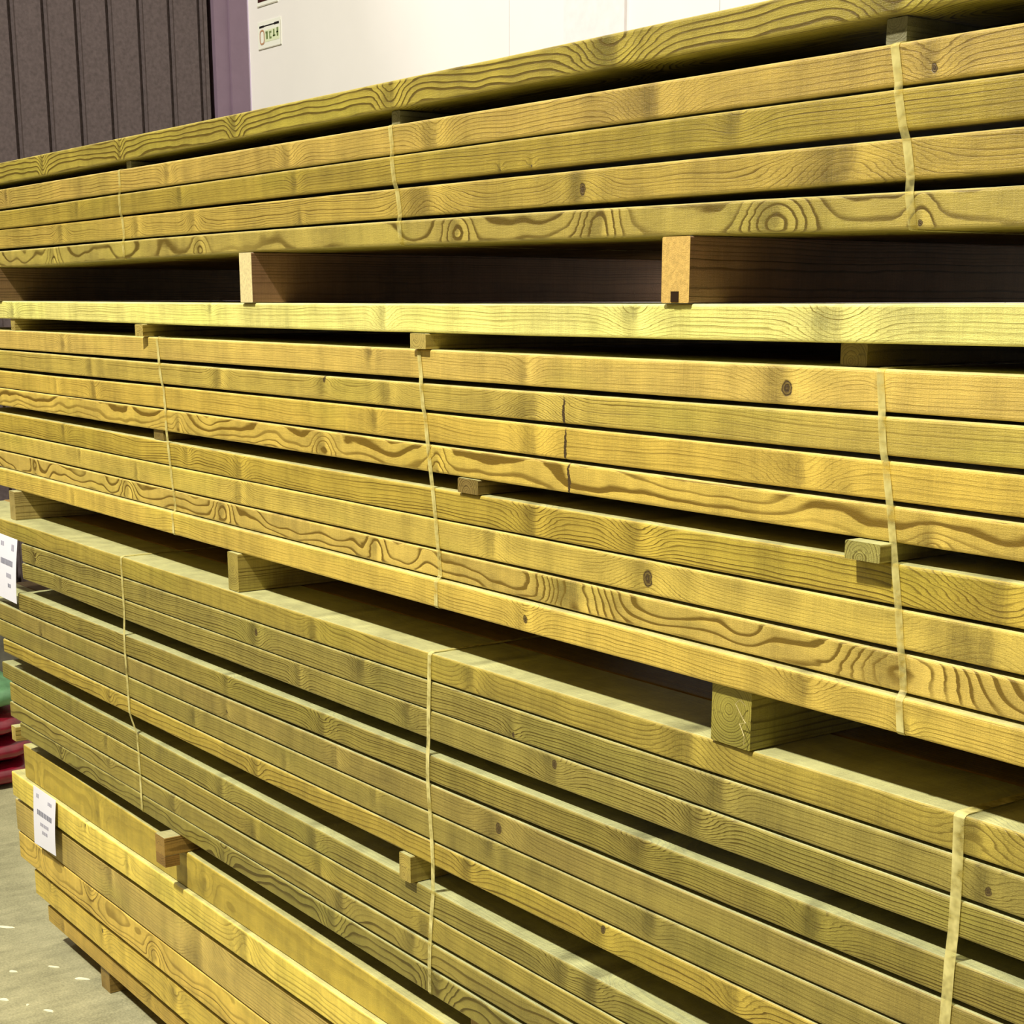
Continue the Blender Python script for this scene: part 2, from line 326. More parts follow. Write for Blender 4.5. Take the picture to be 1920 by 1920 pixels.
# look of every front board: tint, pith (y,z), ring spacing, contrast, warp, left end X, wane, label
FL = (-.02, .16)
def LK(t, g, l, xl, lab, wane=0):
    return dict(t=t, g=g, l=l, xl=xl, lab=lab, w=wane)
FRONT = {
'A0': LK((170,152,62), (.00,-.045,.0042), (.95,.04,1.1), -4.60, 'topmost timber board of the whole stack, raised on small spacers', .006),
'A1': LK((186,158,76), (.02,-.09,.0030), (.38,.03,2.2), -4.62, 'brownish yellow timber board right under the small spacers of the upper pack'),
'A2': LK((166,144,58), (-.02,-.14,.0036), (.40,.018,3.3), -4.58, 'olive timber board with two pin knots, second below the spacers of the upper pack'),
'A3': LK((184,158,72), (-.01,.11,.0030), (.50,.035,4.4), -4.63, 'board with wide grey smudged knot at right, just above the lowest of the upper pack'),
'A4': LK((176,156,76), (.05,.022,.0048), (.70,.06,5.5), -4.60, 'lowest board of the upper pack, wide looping grain, resting on the tall bearers', .003),
'B0': LK((238,228,132), (.0,-.12,.0034), (.42,.03,6.6), -4.60, 'single pale lemon yellow timber board at eye level with waney lower edge', .006),
'B1': LK((212,182,92), (-.03,-.13,.0034), (.34,.02,7.7), -4.60, 'golden timber board just below the pale lemon board, with a holed knot at right'),
'B2': LK((194,170,80), (-.03,.13,.0028), (.36,.02,8.8), -4.58, 'board with grey smudged band and dark crack, second below the pale lemon board'),
'B3': LK((208,177,78), (.02,-.10,.0030), (.30,.03,9.9), -4.60, 'orange gold timber board with long black vertical crack, third below the pale lemon board'),
'B4': LK((212,182,84), (.03,.03,.0042), (.85,.06,10.3), -4.62, 'golden timber board with sweeping arched grain, above the small blocks of the middle pack'),
'C1': LK((190,164,66), (-.01,-.08,.0036), (.60,.03,11.7), -4.40, 'board right under the small middle pack blocks, dark knot swirl at far right'),
'C2': LK((206,180,84), (-.02,.12,.0032), (.32,.02,12.1), -4.42, 'smooth yellow board with oval dark knot, third from the bottom of the middle pack'),
'C3': LK((206,178,88), (.04,.024,.0052), (1.0,.07,13.5), -4.38, 'board with bold ringed grain loops, second from the bottom of the middle pack'),
'C4': LK((214,184,84), (.01,-.09,.0030), (.45,.035,14.2), -4.235, 'lowest timber board of the middle pack, golden with black holed knot and chipped lower edge', .004),
'D1': LK((173,153,67), (.02,.08,.0040), (.40,.035,15.2), -4.50, 'top timber board of the lower pack with lit greenish upper face and wrapped straps'),
'D2': LK((156,141,69), (-.02,-.10,.0030), (.70,.03,16.9), -3.985, 'second timber board down in the lower pack, black round knot at far right'),
'D3': LK((156,141,69), (-.01,-.11,.0030), (.85,.03,17.3), -3.990, 'dense striped timber board with a pale ringed knot, above the lower pack upper slot'),
'E1': LK((152,136,63), (.0,-.10,.0033), (.75,.03,18.1), -4.03, 'timber board directly under the upper slot of the lower pack, green lit top edge'),
'E2': LK((155,137,69), (-.03,.13,.0040), (.30,.02,19.5), -4.45, 'dull olive board with black knot hole, second below the upper slot of lower pack'),
'E3': LK((155,139,67), (-.03,-.12,.0040), (.28,.02,20.9), -4.47, 'plain olive board with V shaped pale knot, third below upper slot of lower pack'),
'E4': LK((180,156,65), (.0,-.06,.0040), (.50,.03,21.4), -4.17, 'yellower timber board directly above the lower slot of the lower pack'),
'F1': LK((153,139,65), (-.01,-.08,.0034), (.60,.03,22.6), -4.26, 'timber board directly below the lower slot of the lower pack, wide pale green top face'),
'F2': LK((163,145,65), (.0,.10,.0036), (.35,.03,23.3), -4.21, 'timber board with brown smudged knots, second below the lower slot of the lower pack'),
'F3': LK((155,139,65), (.03,-.05,.0040), (.50,.04,24.8), -4.22, 'timber board second from the bottom of the lower pack, grain turning round knots'),
'F4': LK((147,134,61), (.05,-.03,.0040), (.70,.05,25.4), -4.15, 'bottom timber board of the lower pack with ragged chipped lower edge', .006),
'G1': LK((194,169,68), (.05,-.02,.0050), (.25,.03,26.2), -4.22, 'top thick timber beam of the bottom pack, olive, interrupted by a protruding block'),
'G2': LK((238,211,95), (.03,.06,.0050), (.40,.04,27.7), -4.31, 'brightest yellow thick timber beam with sunny top edge, second in the bottom pack'),
'G3': LK((200,174,92), (.0,.09,.0050), (.30,.03,28.5), -4.33, 'greyish tan thick timber beam behind the lower half of the paper tag'),
'G4': LK((222,189,86), (.04,.02,.0048), (.60,.05,29.9), -4.33, 'orange yellow thick timber beam just below the paper tag, third from the floor'),
'G5': LK((224,194,84), (.02,-.06,.0048), (.35,.04,30.2), -4.255, 'yellow timber beam with a dark knot, second from the floor'),
'G6': LK((194,161,73), (.0,.08,.0040), (.25,.03,31.5), -4.21, 'lowest timber beam of the stack, brown gold, carried just off the concrete floor'),
}
ORDER = list(FRONT)
XR = .35
GRP = {'A': 'front boards of the upper pack', 'B': 'front boards of the middle pack', 'C': 'front boards of the middle pack',
       'D': 'front boards of the lower pack', 'E': 'front boards of the lower pack', 'F': 'front boards of the lower pack', 'G': 'front beams of the bottom pack'}
for k in ORDER:
    d = FRONT[k]
    nm = 'timber_beam' if k[0] == 'G' else 'timber_board'
    ks = B[k][4]; ck = [q for q in ks if q[2] < 0]; ks = [q for q in ks if q[2] > 0]
    o = board(nm, k, d['xl'], XR, 0, d['t'], d['g'], d['l'], ks, d['w'], CRACKED if ck else None)
    if ck: o['crack'] = [ck[0][0] - o.location.x, ck[0][1] - o.location.z, 1.0]
    tag(o, d['lab'], 'beam' if k[0] == 'G' else 'board', 'single pale board' if k == 'B0' else GRP[k[0]])

# boards lying behind the front ones (seen in the slots, and what makes the slots dark, partly by shade in their tint)
DEEP = {'A0': ('top layer of the upper pack', 6), 'A1': ('layer below the small spacers of the upper pack', 6), 'A4': ('bottom layer of the upper pack', 6),
        'B0': ('layer of the pale lemon board', 6), 'B1': ('layer just under the pale lemon board', 6), 'B4': ('layer above the small blocks of the middle pack', 6),
        'C1': ('layer under the small blocks of the middle pack', 6), 'C4': ('bottom layer of the middle pack', 6),
        'D1': ('top layer of the lower pack', 6), 'D3': ('layer above the upper slot of the lower pack', 6),
        'E1': ('layer under the upper slot of the lower pack', 6), 'E4': ('layer above the lower slot of the lower pack', 6),
        'F1': ('layer under the lower slot of the lower pack', 6), 'F4': ('bottom layer of the lower pack', 6), 'G1': ('top layer of the bottom pack', 6),
        'G6': ('lowest layer of the bottom pack', 6)}
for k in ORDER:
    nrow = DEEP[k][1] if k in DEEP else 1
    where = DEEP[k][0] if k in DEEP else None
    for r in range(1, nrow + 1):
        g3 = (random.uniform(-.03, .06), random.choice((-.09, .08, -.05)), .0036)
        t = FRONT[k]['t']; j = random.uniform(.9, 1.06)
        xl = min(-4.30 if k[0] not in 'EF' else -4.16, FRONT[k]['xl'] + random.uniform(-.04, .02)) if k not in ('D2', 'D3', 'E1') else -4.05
        o = board('timber_beam' if k[0] == 'G' else 'timber_board', k, xl, XR - .02, r, (t[0] * .84 * j, t[1] * .72 * j, t[2] * .66 * j), g3, (.5, .03, random.random() * 40), (), 0, INNER)  # darker, browner tint puts the shade of the slots into the board colour
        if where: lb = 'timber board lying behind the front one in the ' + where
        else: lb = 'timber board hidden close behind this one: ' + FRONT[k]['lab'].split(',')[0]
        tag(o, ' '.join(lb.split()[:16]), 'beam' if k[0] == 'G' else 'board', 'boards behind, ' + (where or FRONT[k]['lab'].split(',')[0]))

# ------------------------------------------------------------------ bearers and spacers between the layers
def stick(name, xc, w, yf, ln, z0, z1, tint, label, group, cat, endmat=None, rot=0.0, notch=False, bev=.002, seed=None):
    """timber batten running into the stack; local x = its length"""
    h = (z1 - z0); V, F = [], []; n = 10; prof = []
    hw = w / 2; hh = h / 2
    for (cy, cz, a0) in ((hw - bev, hh - bev, 0), (-hw + bev, hh - bev, 90), (-hw + bev, -hh + bev, 180), (hw - bev, -hh + bev, 270)):
        for j in range(3):
            a = math.radians(a0 + j * 45); prof.append((cy + bev * math.cos(a), cz + bev * math.sin(a)))
    m = len(prof)
    for i in range(n + 1):
        x = ln * i / n
        for (a, b) in prof: V.append((x, a, b))
        if i:
            for j in range(m):
                p = (i - 1) * m + j; q = (i - 1) * m + (j + 1) % m
                F.append((p, q, q + m, p + m))
    ns = len(F)
    F.append(tuple(reversed(range(m)))); F.append(tuple(n * m + j for j in range(m)))
    mi = [0] * ns + [1, 1]
    o = mesh_obj(name, V, F, [PLAIN, endmat or PLAIN], loc=(xc, yf, (z0 + z1) / 2), rotz=math.pi / 2 + rot, midx=mi)
    sd = seed if seed is not None else random.random() * 30
    dress(o, tint, (.004, random.uniform(-.02, .02), .003), (.5, .012, sd))
    if notch:   # little dark slot sawn in the lower front: a small inset plug
        v, f = box_data(-.0012, .004, -.007, .007, -hh + .001, -hh + .014)
        q = mesh_obj('notch', v, f, NOTCH, parent=o)
    tag(o, label, cat, group)
    return o
NOTCH = simple('dark_notch', srgb(50, 34, 20), .9, .1)

e = .0006
BRN = (150, 112, 82)
def gapz(lo, hi, x): return top(lo, x) + e, bot(hi, x) - e
# tall bearers between upper and middle pack
for xc, w, yf, tint, em, lab, nt in ((-4.14, .05, 1.352, (120, 92, 60), ENDG, 'tall brown bearer under the upper pack, leftmost, cut by the photo edge', False),
                     (-2.735, .049, 1.352, BRN, ENDG, 'tall rough brown bearer with cream sawn end, on the pale lemon board left of centre', False),
                     (-1.55, .052, 1.352, BRN, ENDO, 'tall brown bearer with orange notched end, on the pale lemon board right of centre', True)):
    z0, z1 = gapz('B0', 'A4', xc)
    stick('bearer', xc, w, yf, 1.05, z0, z1, tint, lab, 'bearers under the upper pack', 'bearer', em, notch=nt)
# spacers under the topmost board
for xc, w, lab in ((-3.30, .024, 'small spacer in the dark slot under the topmost board, leftmost one'), (-2.24, .024, 'small grey spacer under the topmost board, near the middle'), (-1.232, .028, 'small grey spacer under the topmost board, at the right')):
    z0, z1 = gapz('A1', 'A0', xc)
    stick('spacer', xc, w, 1.374, 1.0, z0, z1, (140, 134, 100), lab, 'spacers under the topmost board', 'spacer')
# spacers under the pale board
for xc, w, yf, rot, lab in ((-4.06, .03, 1.362, 0, 'small spacer under the pale lemon board, leftmost at the photo edge'), (-3.225, .026, 1.345, .25, 'thin crooked spacer sticking out under the pale lemon board at left'),
                 (-2.15, .045, 1.352, 0, 'yellow spacer block under the pale lemon board, near the middle'), (-1.275, .04, 1.380, 0, 'olive spacer block under the pale lemon board, at the right')):
    z0, z1 = gapz('B1', 'B0', xc)
    stick('spacer', xc, w, yf, 1.0, z0, z1, (190, 168, 90) if xc < -2 else (140, 120, 60), lab, 'spacers under the pale board', 'spacer', rot=rot)
# blocks in the middle pack
for xc, w, yf, lab in ((-3.20, .05, 1.366, 'dull spacer block flush in the slot of the middle pack at left'), (-2.02, .055, 1.356, 'rough knotty brown spacer block in the slot of the middle pack near centre'),
                  (-1.212, .052, 1.341, 'protruding greenish spacer block casting a small shadow, slot of the middle pack at right')):
    z0, z1 = gapz('C1', 'B4', xc)
    stick('spacer', xc, w, yf, 1.0, z0, z1, (170, 160, 86) if xc > -2 else (140, 118, 62), lab, 'spacers in the middle pack', 'spacer')
# bearers between middle and lower pack
for xc, w, yf, lab, t in ((-4.085, .04, 1.335, 'tan bearer below the middle pack, leftmost, just above the white tag', (176, 156, 92)), (-2.825, .045, 1.345, 'yellow bearer with bright corner below the middle pack, left of centre', (180, 160, 80)),
                  (-1.435, .072, 1.362, 'wide green stained bearer with loose fibres below the middle pack, at right', (160, 148, 66))):
    z0, z1 = gapz('D1', 'C4', xc)
    o = stick('bearer', xc, w, yf, 1.0, z0, z1, t, lab, 'bearers under the middle pack', 'bearer')
    if xc > -2:   # frayed fibre hanging from the bearer
        pts = [(-.004, -.030, .020), (-.010, -.026, .028), (-.012, -.020, .022), (-.008, -.030, .004), (-.009, -.036, .000), (-.006, -.022, -.004), (-.007, -.032, -.018), (-.005, -.030, -.030)]
        V, F = [], []
        for i, p in enumerate(pts):
            for j in range(4):
                a = j * math.pi / 2; V.append((p[0] + .0006 * math.cos(a), p[1] + .0006 * math.sin(a), p[2]))
            if i:
                for j in range(4): F.append(((i-1)*4+j, (i-1)*4+(j+1)%4, i*4+(j+1)%4, i*4+j))
        q = mesh_obj('loose_fibre', V, F, ENDG, parent=o)
# spacers in the lower pack slots
for xc, w, yf, lab in ((-4.10, .04, 1.38, 'spacer deep in the upper slot of the lower pack, at the left'), (-2.95, .04, 1.385, 'spacer deep in the upper slot of the lower pack, left of centre'), (-1.35, .04, 1.385, 'spacer deep in the upper slot of the lower pack, at the right')):
    z0, z1 = gapz('E1', 'D3', xc)
    stick('spacer', xc, w, yf + .10, .85, z0, z1, (150, 130, 70), lab, 'spacers in the upper slot of the lower pack', 'spacer')
for xc, w, yf, lab in ((-4.22, .035, 1.352, 'pale spacer end in the lower slot of the lower pack at far left'), (-2.20, .036, 1.343, 'yellow spacer block with shaded side in the lower slot of the lower pack')):
    z0, z1 = gapz('F1', 'E4', xc)
    stick('spacer', xc, w, yf + (.12 if xc < -4 else 0), .95, z0, z1, (190, 168, 84), lab, 'spacers in the lower slot of the lower pack', 'spacer')
for xc, w, yf, lab in ((-4.27, .034, 1.352, 'upright pale spacer at the left end above the bottom pack'), (-3.175, .05, 1.308, 'brown spacer block sticking out above the bottom pack, lit on top'), (-2.02, .06, 1.375, 'shaded spacer block above the bottom pack at the lower photo edge')):
    z0, z1 = gapz('G1', 'F4', xc)
    o = stick('spacer', xc, w, yf, 1.0, z0, z1, (196, 172, 90) if xc < -4 else (168, 132, 66), lab, 'spacers above the bottom pack', 'spacer')
    if xc > -4 and xc < -3:
        h = (z1 - z0) / 2; v, f = box_data(.0, .034, -w / 2, w / 2, -h - .026, -h)
        q = mesh_obj('hanging_end', v, f, PLAIN, parent=o); dress(q, (150, 112, 58), (.0, .01, .003), (.5, .01, 3.0))
for xc, lab in ((-3.83, 'short foot bearer under the lowest beam, on the concrete floor at left'), (-2.7, 'foot bearer under the lowest beam, beyond the lower photo edge'), (-1.3, 'foot bearer under the lowest beam, beyond the right photo edge')):
    stick('bearer', xc, .06, 1.405, 1.0, .0005, bot('G6', xc) - e, (150, 122, 60), lab, 'foot bearers on the floor', 'bearer')

# inner filling beams of the bottom pack keep its layers apart
# ------------------------------------------------------------------ straps
def strap_mat():
    m, g = new_mat('clear_plastic_strap')
    out = g.node('ShaderNodeOutputMaterial'); b = g.node('ShaderNodeBsdfPrincipled'); tr = g.node('ShaderNodeBsdfTransparent'); mx = g.node('ShaderNodeMixShader')
    b.inputs['Base Color'].default_value = (*srgb(238, 226, 150), 1); b.inputs['Roughness'].default_value = .35
    tr.inputs[0].default_value = (.97, .95, .8, 1)
    P = g.node('ShaderNodeTexCoord').outputs['Object']
    f = g.mr(g.noise(P, 26, 3, .6), .38, .62, .12, .85)
    op = g.node('ShaderNodeAttribute', attribute_type='OBJECT', attribute_name='opacity').outputs['Fac']
    g.l.new(g.m('MULTIPLY', f, op, clamp=True), mx.inputs[0]); g.l.new(tr.outputs[0], mx.inputs[1]); g.l.new(b.outputs[0], mx.inputs[2]); g.l.new(mx.outputs[0], out.inputs[0])
    return m
STRAP = strap_mat()
ST = {'A': [[(-3.318, 2.013), (-3.315, 1.954), (-3.301, 1.855)], [(-2.233, 2.038), (-2.22, 1.965), (-2.197, 1.863)], [(-1.22, 2.033), (-1.204, 1.97), (-1.193, 1.927), (-1.178, 1.854)]], 'B': [[(-3.168, 1.687), (-3.143, 1.589), (-3.143, 1.524), (-3.13, 1.437), (-3.114, 1.328)], [(-2.159, 1.702), (-2.148, 1.635), (-2.132, 1.537), (-2.118, 1.463), (-2.105, 1.359)], [(-1.216, 1.705), (-1.209, 1.656), (-1.202, 1.61), (-1.19, 1.553), (-1.172, 1.454), (-1.151, 1.315)]], 'D': [[(-3.354, 1.206), (-3.354, 1.125), (-3.358, 1.015), (-3.353, 0.905), (-3.348, 0.705)], [(-2.127, 1.215), (-2.132, 1.123), (-2.134, 1.014), (-2.121, 0.874), (-2.136, 0.77), (-2.144, 0.7)], [(-1.079, 1.22), (-1.076, 1.161), (-1.076, 1.098), (-1.077, 1.014), (-1.078, 0.961)]], 'G': [[(-3.055, 0.519), (-3.042, 0.387), (-2.993, 0.203)]]}
def interp(pts, z):
    if z >= pts[0][1]: return pts[0][0]
    for a, b in zip(pts, pts[1:]):
        if z >= b[1]:
            t = (a[1] - z) / (a[1] - b[1]); return a[0] + (b[0] - a[0]) * t
    return pts[-1][0]
def strap(pts, rows, w, label, opacity, group):
    path = []  # (x,y,z)
    k0 = rows[0]; x = interp(pts, top(k0, pts[0][0]))
    zt = top(k0, x) + .0010; yf = face(k0, x)
    path += [(x, yf + .75, zt), (x, yf + .006, zt), (x, yf + .0012, zt - .0015), (x, yf - .0010, zt - .0045)]
    for k in rows:
        for zz in (top(k, x) - .004, bot(k, x) + .004):
            xx = interp(pts, zz)
            if path and zz < path[-1][2] - .0005: path.append((xx, face(k, xx) - .0011, zz))
    kb = rows[-1]; xx = path[-1][0]; zb = bot(kb, xx) - .0004
    if kb != 'G6': path += [(xx, face(kb, xx) + .001, zb + .001), (xx, face(kb, xx) + .005, zb), (xx, face(kb, xx) + .75, zb)]
    V, F = [], []
    x0, y0, z0 = path[len(path) // 2]
    t = .0005
    for i, p in enumerate(path):
        a = path[max(0, i - 1)]; b = path[min(len(path) - 1, i + 1)]
        d = Vector((0, b[1] - a[1], b[2] - a[2])).normalized(); nrm = Vector((0, d.z, -d.y)) * t
        if nrm.y > 0 and abs(d.z) > .5: nrm = -nrm
        for s in (-1, 1):
            for q in (0, 1):
                V.append((p[0] - x0 + s * w / 2, p[1] - y0 + nrm.y * q, p[2] - z0 + nrm.z * q))
        if i:
            o_ = (i - 1) * 4; n_ = i * 4
            for (a1, b1) in ((0, 1), (1, 3), (3, 2), (2, 0)): F.append((o_ + a1, o_ + b1, n_ + b1, n_ + a1))
    o = mesh_obj('strap', V, F, STRAP, loc=(x0, y0, z0))
    o['opacity'] = float(opacity)
    tag(o, label, 'strap', group)
    return o
AR = ['A1', 'A2', 'A3', 'A4']; BR = ['B1', 'B2', 'B3', 'B4', 'C1', 'C2', 'C3', 'C4']; DR = ['D1', 'D2', 'D3', 'E1', 'E2', 'E3', 'E4', 'F1', 'F2', 'F3', 'F4']
for pts, nm, op in zip(ST['A'], ('leftmost', 'middle', 'rightmost'), (.55, .6, .75)):
    strap(pts, AR, .0115, 'thin pale strap down the front of the upper pack, ' + nm + ' of its three', op, 'straps round the upper pack')
for pts, nm, op in zip(ST['B'], ('leftmost', 'middle', 'rightmost'), (.95, .9, .8)):
    strap(pts, BR, .0105, 'thin pale strap down the front of the golden middle pack, ' + nm + ' of its three', op, 'straps round the middle pack')
for pts, nm, op in zip(ST['D'], ('leftmost', 'middle', 'rightmost'), (.95, 1.1, 1.0)):
    strap(pts, DR, .0105 if nm != 'rightmost' else .015, 'pale plastic strap wrapped over the olive lower pack, ' + nm + ' of its three', op, 'straps round the lower pack')

# ------------------------------------------------------------------ paper tags
PAPER = simple('white_paper', srgb(243, 242, 252), .6, .3)
INK = simple('grey_print', srgb(176, 174, 190), .7, .2)
INKD = simple('dark_grey_print', srgb(140, 140, 156), .7, .2)
def paper_tag(corners, y, label, rows, curl=.004):
    """corners: TL TR BR BL as (X,Z)"""
    TL, TR, BR_, BL = corners
    nx, nz = 6, 10
    x0 = sum(c[0] for c in corners) / 4; z0 = sum(c[1] for c in corners) / 4
    def P(s, t, off=0.0):
        a = (TL[0] + (TR[0] - TL[0]) * s, TL[1] + (TR[1] - TL[1]) * s); b = (BL[0] + (BR_[0] - BL[0]) * s, BL[1] + (BR_[1] - BL[1]) * s)
        return (a[0] + (b[0] - a[0]) * t - x0, -curl * math.sin(t * 2.6) * (.4 + .6 * s) - off, a[1] + (b[1] - a[1]) * t - z0)
    V, F = [], []
    for side in (0, 1):
        for i in range(nz + 1):
            for j in range(nx + 1):
                p = P(j / nx, i / nz); V.append((p[0], p[1] + .0004 * side, p[2]))
    def idx(s, i, j): return s * (nx + 1) * (nz + 1) + i * (nx + 1) + j
    for i in range(nz):
        for j in range(nx):
            F.append((idx(0,i,j), idx(0,i+1,j), idx(0,i+1,j+1), idx(0,i,j+1))); F.append((idx(1,i,j), idx(1,i,j+1), idx(1,i+1,j+1), idx(1,i+1,j)))
    for i in range(nz):
        F.append((idx(0,i,0), idx(1,i,0), idx(1,i+1,0), idx(0,i+1,0))); F.append((idx(0,i,nx), idx(0,i+1,nx), idx(1,i+1,nx), idx(1,i,nx)))
    for j in range(nx):
        F.append((idx(0,0,j), idx(0,0,j+1), idx(1,0,j+1), idx(1,0,j))); F.append((idx(0,nz,j), idx(1,nz,j), idx(1,nz,j+1), idx(0,nz,j+1)))
    o = mesh_obj('paper_tag', V, F, PAPER, loc=(x0, y, z0), smooth=False)
    for (s0, s1, t0, t1, n, dk) in rows:
        V, F = [], []
        w = (s1 - s0) / n
        for q in range(n):
            a = s0 + w * q; b = a + w * (.78 if n > 1 else 1)
            k = len(V)
            V += [P(a, t0, .0003), P(b, t0, .0003), P(b, t1, .0003), P(a, t1, .0003)]
            F.append((k + 3, k + 2, k + 1, k))
        mesh_obj('print', V, F, INKD if dk else INK, parent=o)
    tag(o, label, 'tag', 'paper tags')
    return o
ROWS = [(.14, .26, .10, .17, 2, 0), (.66, .84, .12, .18, 3, 0), (.18, .86, .36, .45, 9, 1), (.32, .72, .56, .62, 5, 0), (.40, .66, .69, .75, 3, 0)]
paper_tag([(-4.20, 1.192), (-3.995, 1.190), (-4.030, 1.020), (-4.235, 1.022)], 1.3115, 'white paper tag at the upper left end of the olive lower pack, partly cut off', [(.40, .52, .10, .17, 2, 0), (.80, .90, .10, .2, 2, 0), (.40, .87, .36, .45, 9, 1), (.62, .82, .57, .64, 4, 0), (.68, .80, .73, .79, 2, 1)])
paper_tag([(-4.114, .508), (-3.943, .508), (-3.966, .348), (-4.137, .337)], 1.3445, 'white paper tag with grey print hanging on the thick beams of the bottom pack', ROWS)

# ------------------------------------------------------------------ setting
def concrete():
    m, g = new_mat('concrete'); out = g.node('ShaderNodeOutputMaterial'); b = g.node('ShaderNodeBsdfPrincipled'); g.l.new(b.outputs[0], out.inputs[0])
    P = g.node('ShaderNodeTexCoord').outputs['Object']; x, y, z = g.xyz(P)
    n1 = g.noise(P, 5.0, 6, .7); n2 = g.noise(g.vec(g.m('MULTIPLY', x, 30.0), g.m('MULTIPLY', y, 6.0), 0.0), 1, 4, .65); n3 = g.noise(P, 160, 3, .7)
    f = g.m('ADD', g.m('ADD', g.m('MULTIPLY', n1, .35), g.m('MULTIPLY', n2, .25)), g.m('MULTIPLY', n3, .35))
    c = g.mix(g.mr(f, .38, .57, 0, 1), (*srgb(140, 137, 104), 1), (*srgb(188, 182, 140), 1))
    g.l.new(c, b.inputs['Base Color']); b.inputs['Roughness'].default_value = .55; b.inputs['Specular IOR Level'].default_value = .3
    bn = g.node('ShaderNodeBump'); bn.inputs['Strength'].default_value = .2; bn.inputs['Distance'].default_value = .003; g.l.new(n3, bn.inputs['Height']); g.l.new(bn.outputs[0], b.inputs['Normal'])
    return m
WX = -7.17; WY = 3.6; WH = 5.2
v, f = box_data(WX - .3, 6.0, -6.0, WY + .4, -.1, 0)
tag(mesh_obj('floor', v, f, concrete()), kind='structure')

# white back wall of sandwich panels with fine joints
WHITE = simple('cream_white_panel', srgb(243, 239, 232), .5, .3, .015, 3)
parts = []
xs = [WX, -5.073, -3.95, -2.8, -1.6, -.4, .8, 2.0, 3.2, 4.4, 6.0]
for a, b in zip(xs, xs[1:]): parts.append(box_data(a + (.0 if a == WX else .0015), b - .0015, WY, WY + .12, 0, WH))
parts.append(box_data(WX, 6.0, WY + .004, WY + .11, 0, WH))
V, F = join_data(parts)
tag(mesh_obj('wall_back', V, F, WHITE), kind='structure')
v, f = box_data(-4.731, -4.40, WY - .012, WY, 0, WH)
tag(mesh_obj('trim_1', v, f, simple('pale_grey_cover_strip', srgb(238, 231, 228), .5, .3, .04, 30)), kind='structure')
# lilac corner trim (L profile)
LILAC = simple('lilac_corner_trim', srgb(206, 190, 214), .4, .4)
V, F = join_data([box_data(WX, WX + .02, WY - .012, WY, 0, WH)])
tag(mesh_obj('trim_2', V, F, LILAC), kind='structure')

# dark ribbed end wall
DARK = simple('dark_ribbed_sheet', srgb(92, 81, 80), .75, .2, .22, 60, .4)
prof = []
y = -6.0; ribs = 2.492 % .1455
yy = -6.0 + ((2.492 + 6.0) % .1455)
prof.append((-6.0, 0))
while yy < 3.38:
    prof += [(yy - .014, 0), (yy - .010, -.016), (yy + .004, -.016), (yy + .010, .006), (yy + .018, 0)]
    yy += .1455
prof.append((3.40, 0)); prof.append((3.40, -.05)); prof.append((3.44, -.05))
V, F = [], []
for (py_, px_) in prof: V += [(WX + px_, py_, 0), (WX + px_, py_, WH)]
for i in range(len(prof) - 1): F.append((2 * i, 2 * i + 1, 2 * i + 3, 2 * i + 2))
V0 = len(V)
bv, bf = box_data(WX - .16, WX - .06, -6.0, WY + .1, 0, WH)
V, F = join_data([(V, F), (bv, bf)])
tag(mesh_obj('wall_left', V, F, DARK), kind='structure')
# purple grey post beside it
V, F = join_data([box_data(WX - .06, WX + .01, 3.43, 3.50, 0, WH), box_data(WX - .06, WX + .025, 3.50, 3.588, 0, WH)])
tag(mesh_obj('trim_3', V, F, simple('purple_grey_post', srgb(128, 108, 124), .55, .3, .05, 12)), kind='structure')

# ------------------------------------------------------------------ small signs on the white wall
SW = simple('sign_white', srgb(246, 247, 232), .4, .4); SB = simple('sign_black', srgb(26, 26, 22), .5, .3); SG = simple('sign_green', srgb(120, 138, 84), .5, .3)
SO = simple('sign_orange', srgb(196, 150, 112), .5, .3); SE = simple('sign_edge', srgb(200, 196, 176), .5, .3); SBR = simple('sign_dark_red', srgb(60, 20, 8), .5, .3)
SL = simple('sign_pale_green', srgb(228, 236, 196), .5, .3)
def flat(name, mat, rects, parent, d):
    V, F = join_data([box_data(a, b, -d - .0006, -d, c, e_) for a, b, c, e_ in rects]); return mesh_obj(name, V, F, mat, parent=parent)
def ring(cx, cz, rx, rz, w, n=20, d=.003):
    V, F = [], []
    for i in range(n):
        a = 2 * math.pi * i / n
        sq = lambda c: math.copysign(abs(c) ** .6, c)
        for k in (1.0, 0.0):
            V.append((cx + (rx - (0 if k else w)) * sq(math.cos(a)), -d, cz + (rz - (0 if k else w)) * sq(math.sin(a))))
    for i in range(n):
        j = (i + 1) % n; F.append((2*i, 2*j, 2*j+1, 2*i+1))
    return V, F
v, f = box_data(-.112, .112, -.003, 0, -.055, .062)
s1 = mesh_obj('wall_sign', v, f, SW, loc=(-6.945, WY, 1.163 + CAM_H))
tag(s1, 'small white sign with black top bar and green marks on the white wall', 'sign', 'small wall signs')
flat('sign_border', SE, [(-.112, .112, -.055, -.051), (.108, .112, -.055, .05)], s1, .003)
flat('sign_header', SB, [(-.096, -.05, .036, .045), (-.05, .05, .038, .0435), (.05, .096, .036, .046)], s1, .003)
flat('sign_panel', SL, [(-.045, .098, -.028, .022)], s1, .003)
rv, rf = ring(-.070, -.004, .024, .032, .007, d=.0042)
mesh_obj('sign_symbol', rv, rf, SO, parent=s1)
flat('sign_marks', SG, [(-.030, -.014, -.016, .016), (-.034, -.026, .008, .016), (-.000, .022, .006, .014), (.002, .010, -.018, .006), (.010, .022, -.018, -.010), (.040, .052, -.012, .018), (.036, .060, -.012, -.006), (.074, .088, -.014, .022), (.070, .088, .000, .006)], s1, .0038)
v, f = box_data(-.10, .10, -.003, 0, -.06, .06)
s2 = mesh_obj('wall_sign', v, f, SW, loc=(-6.955, WY, 1.350 + CAM_H))
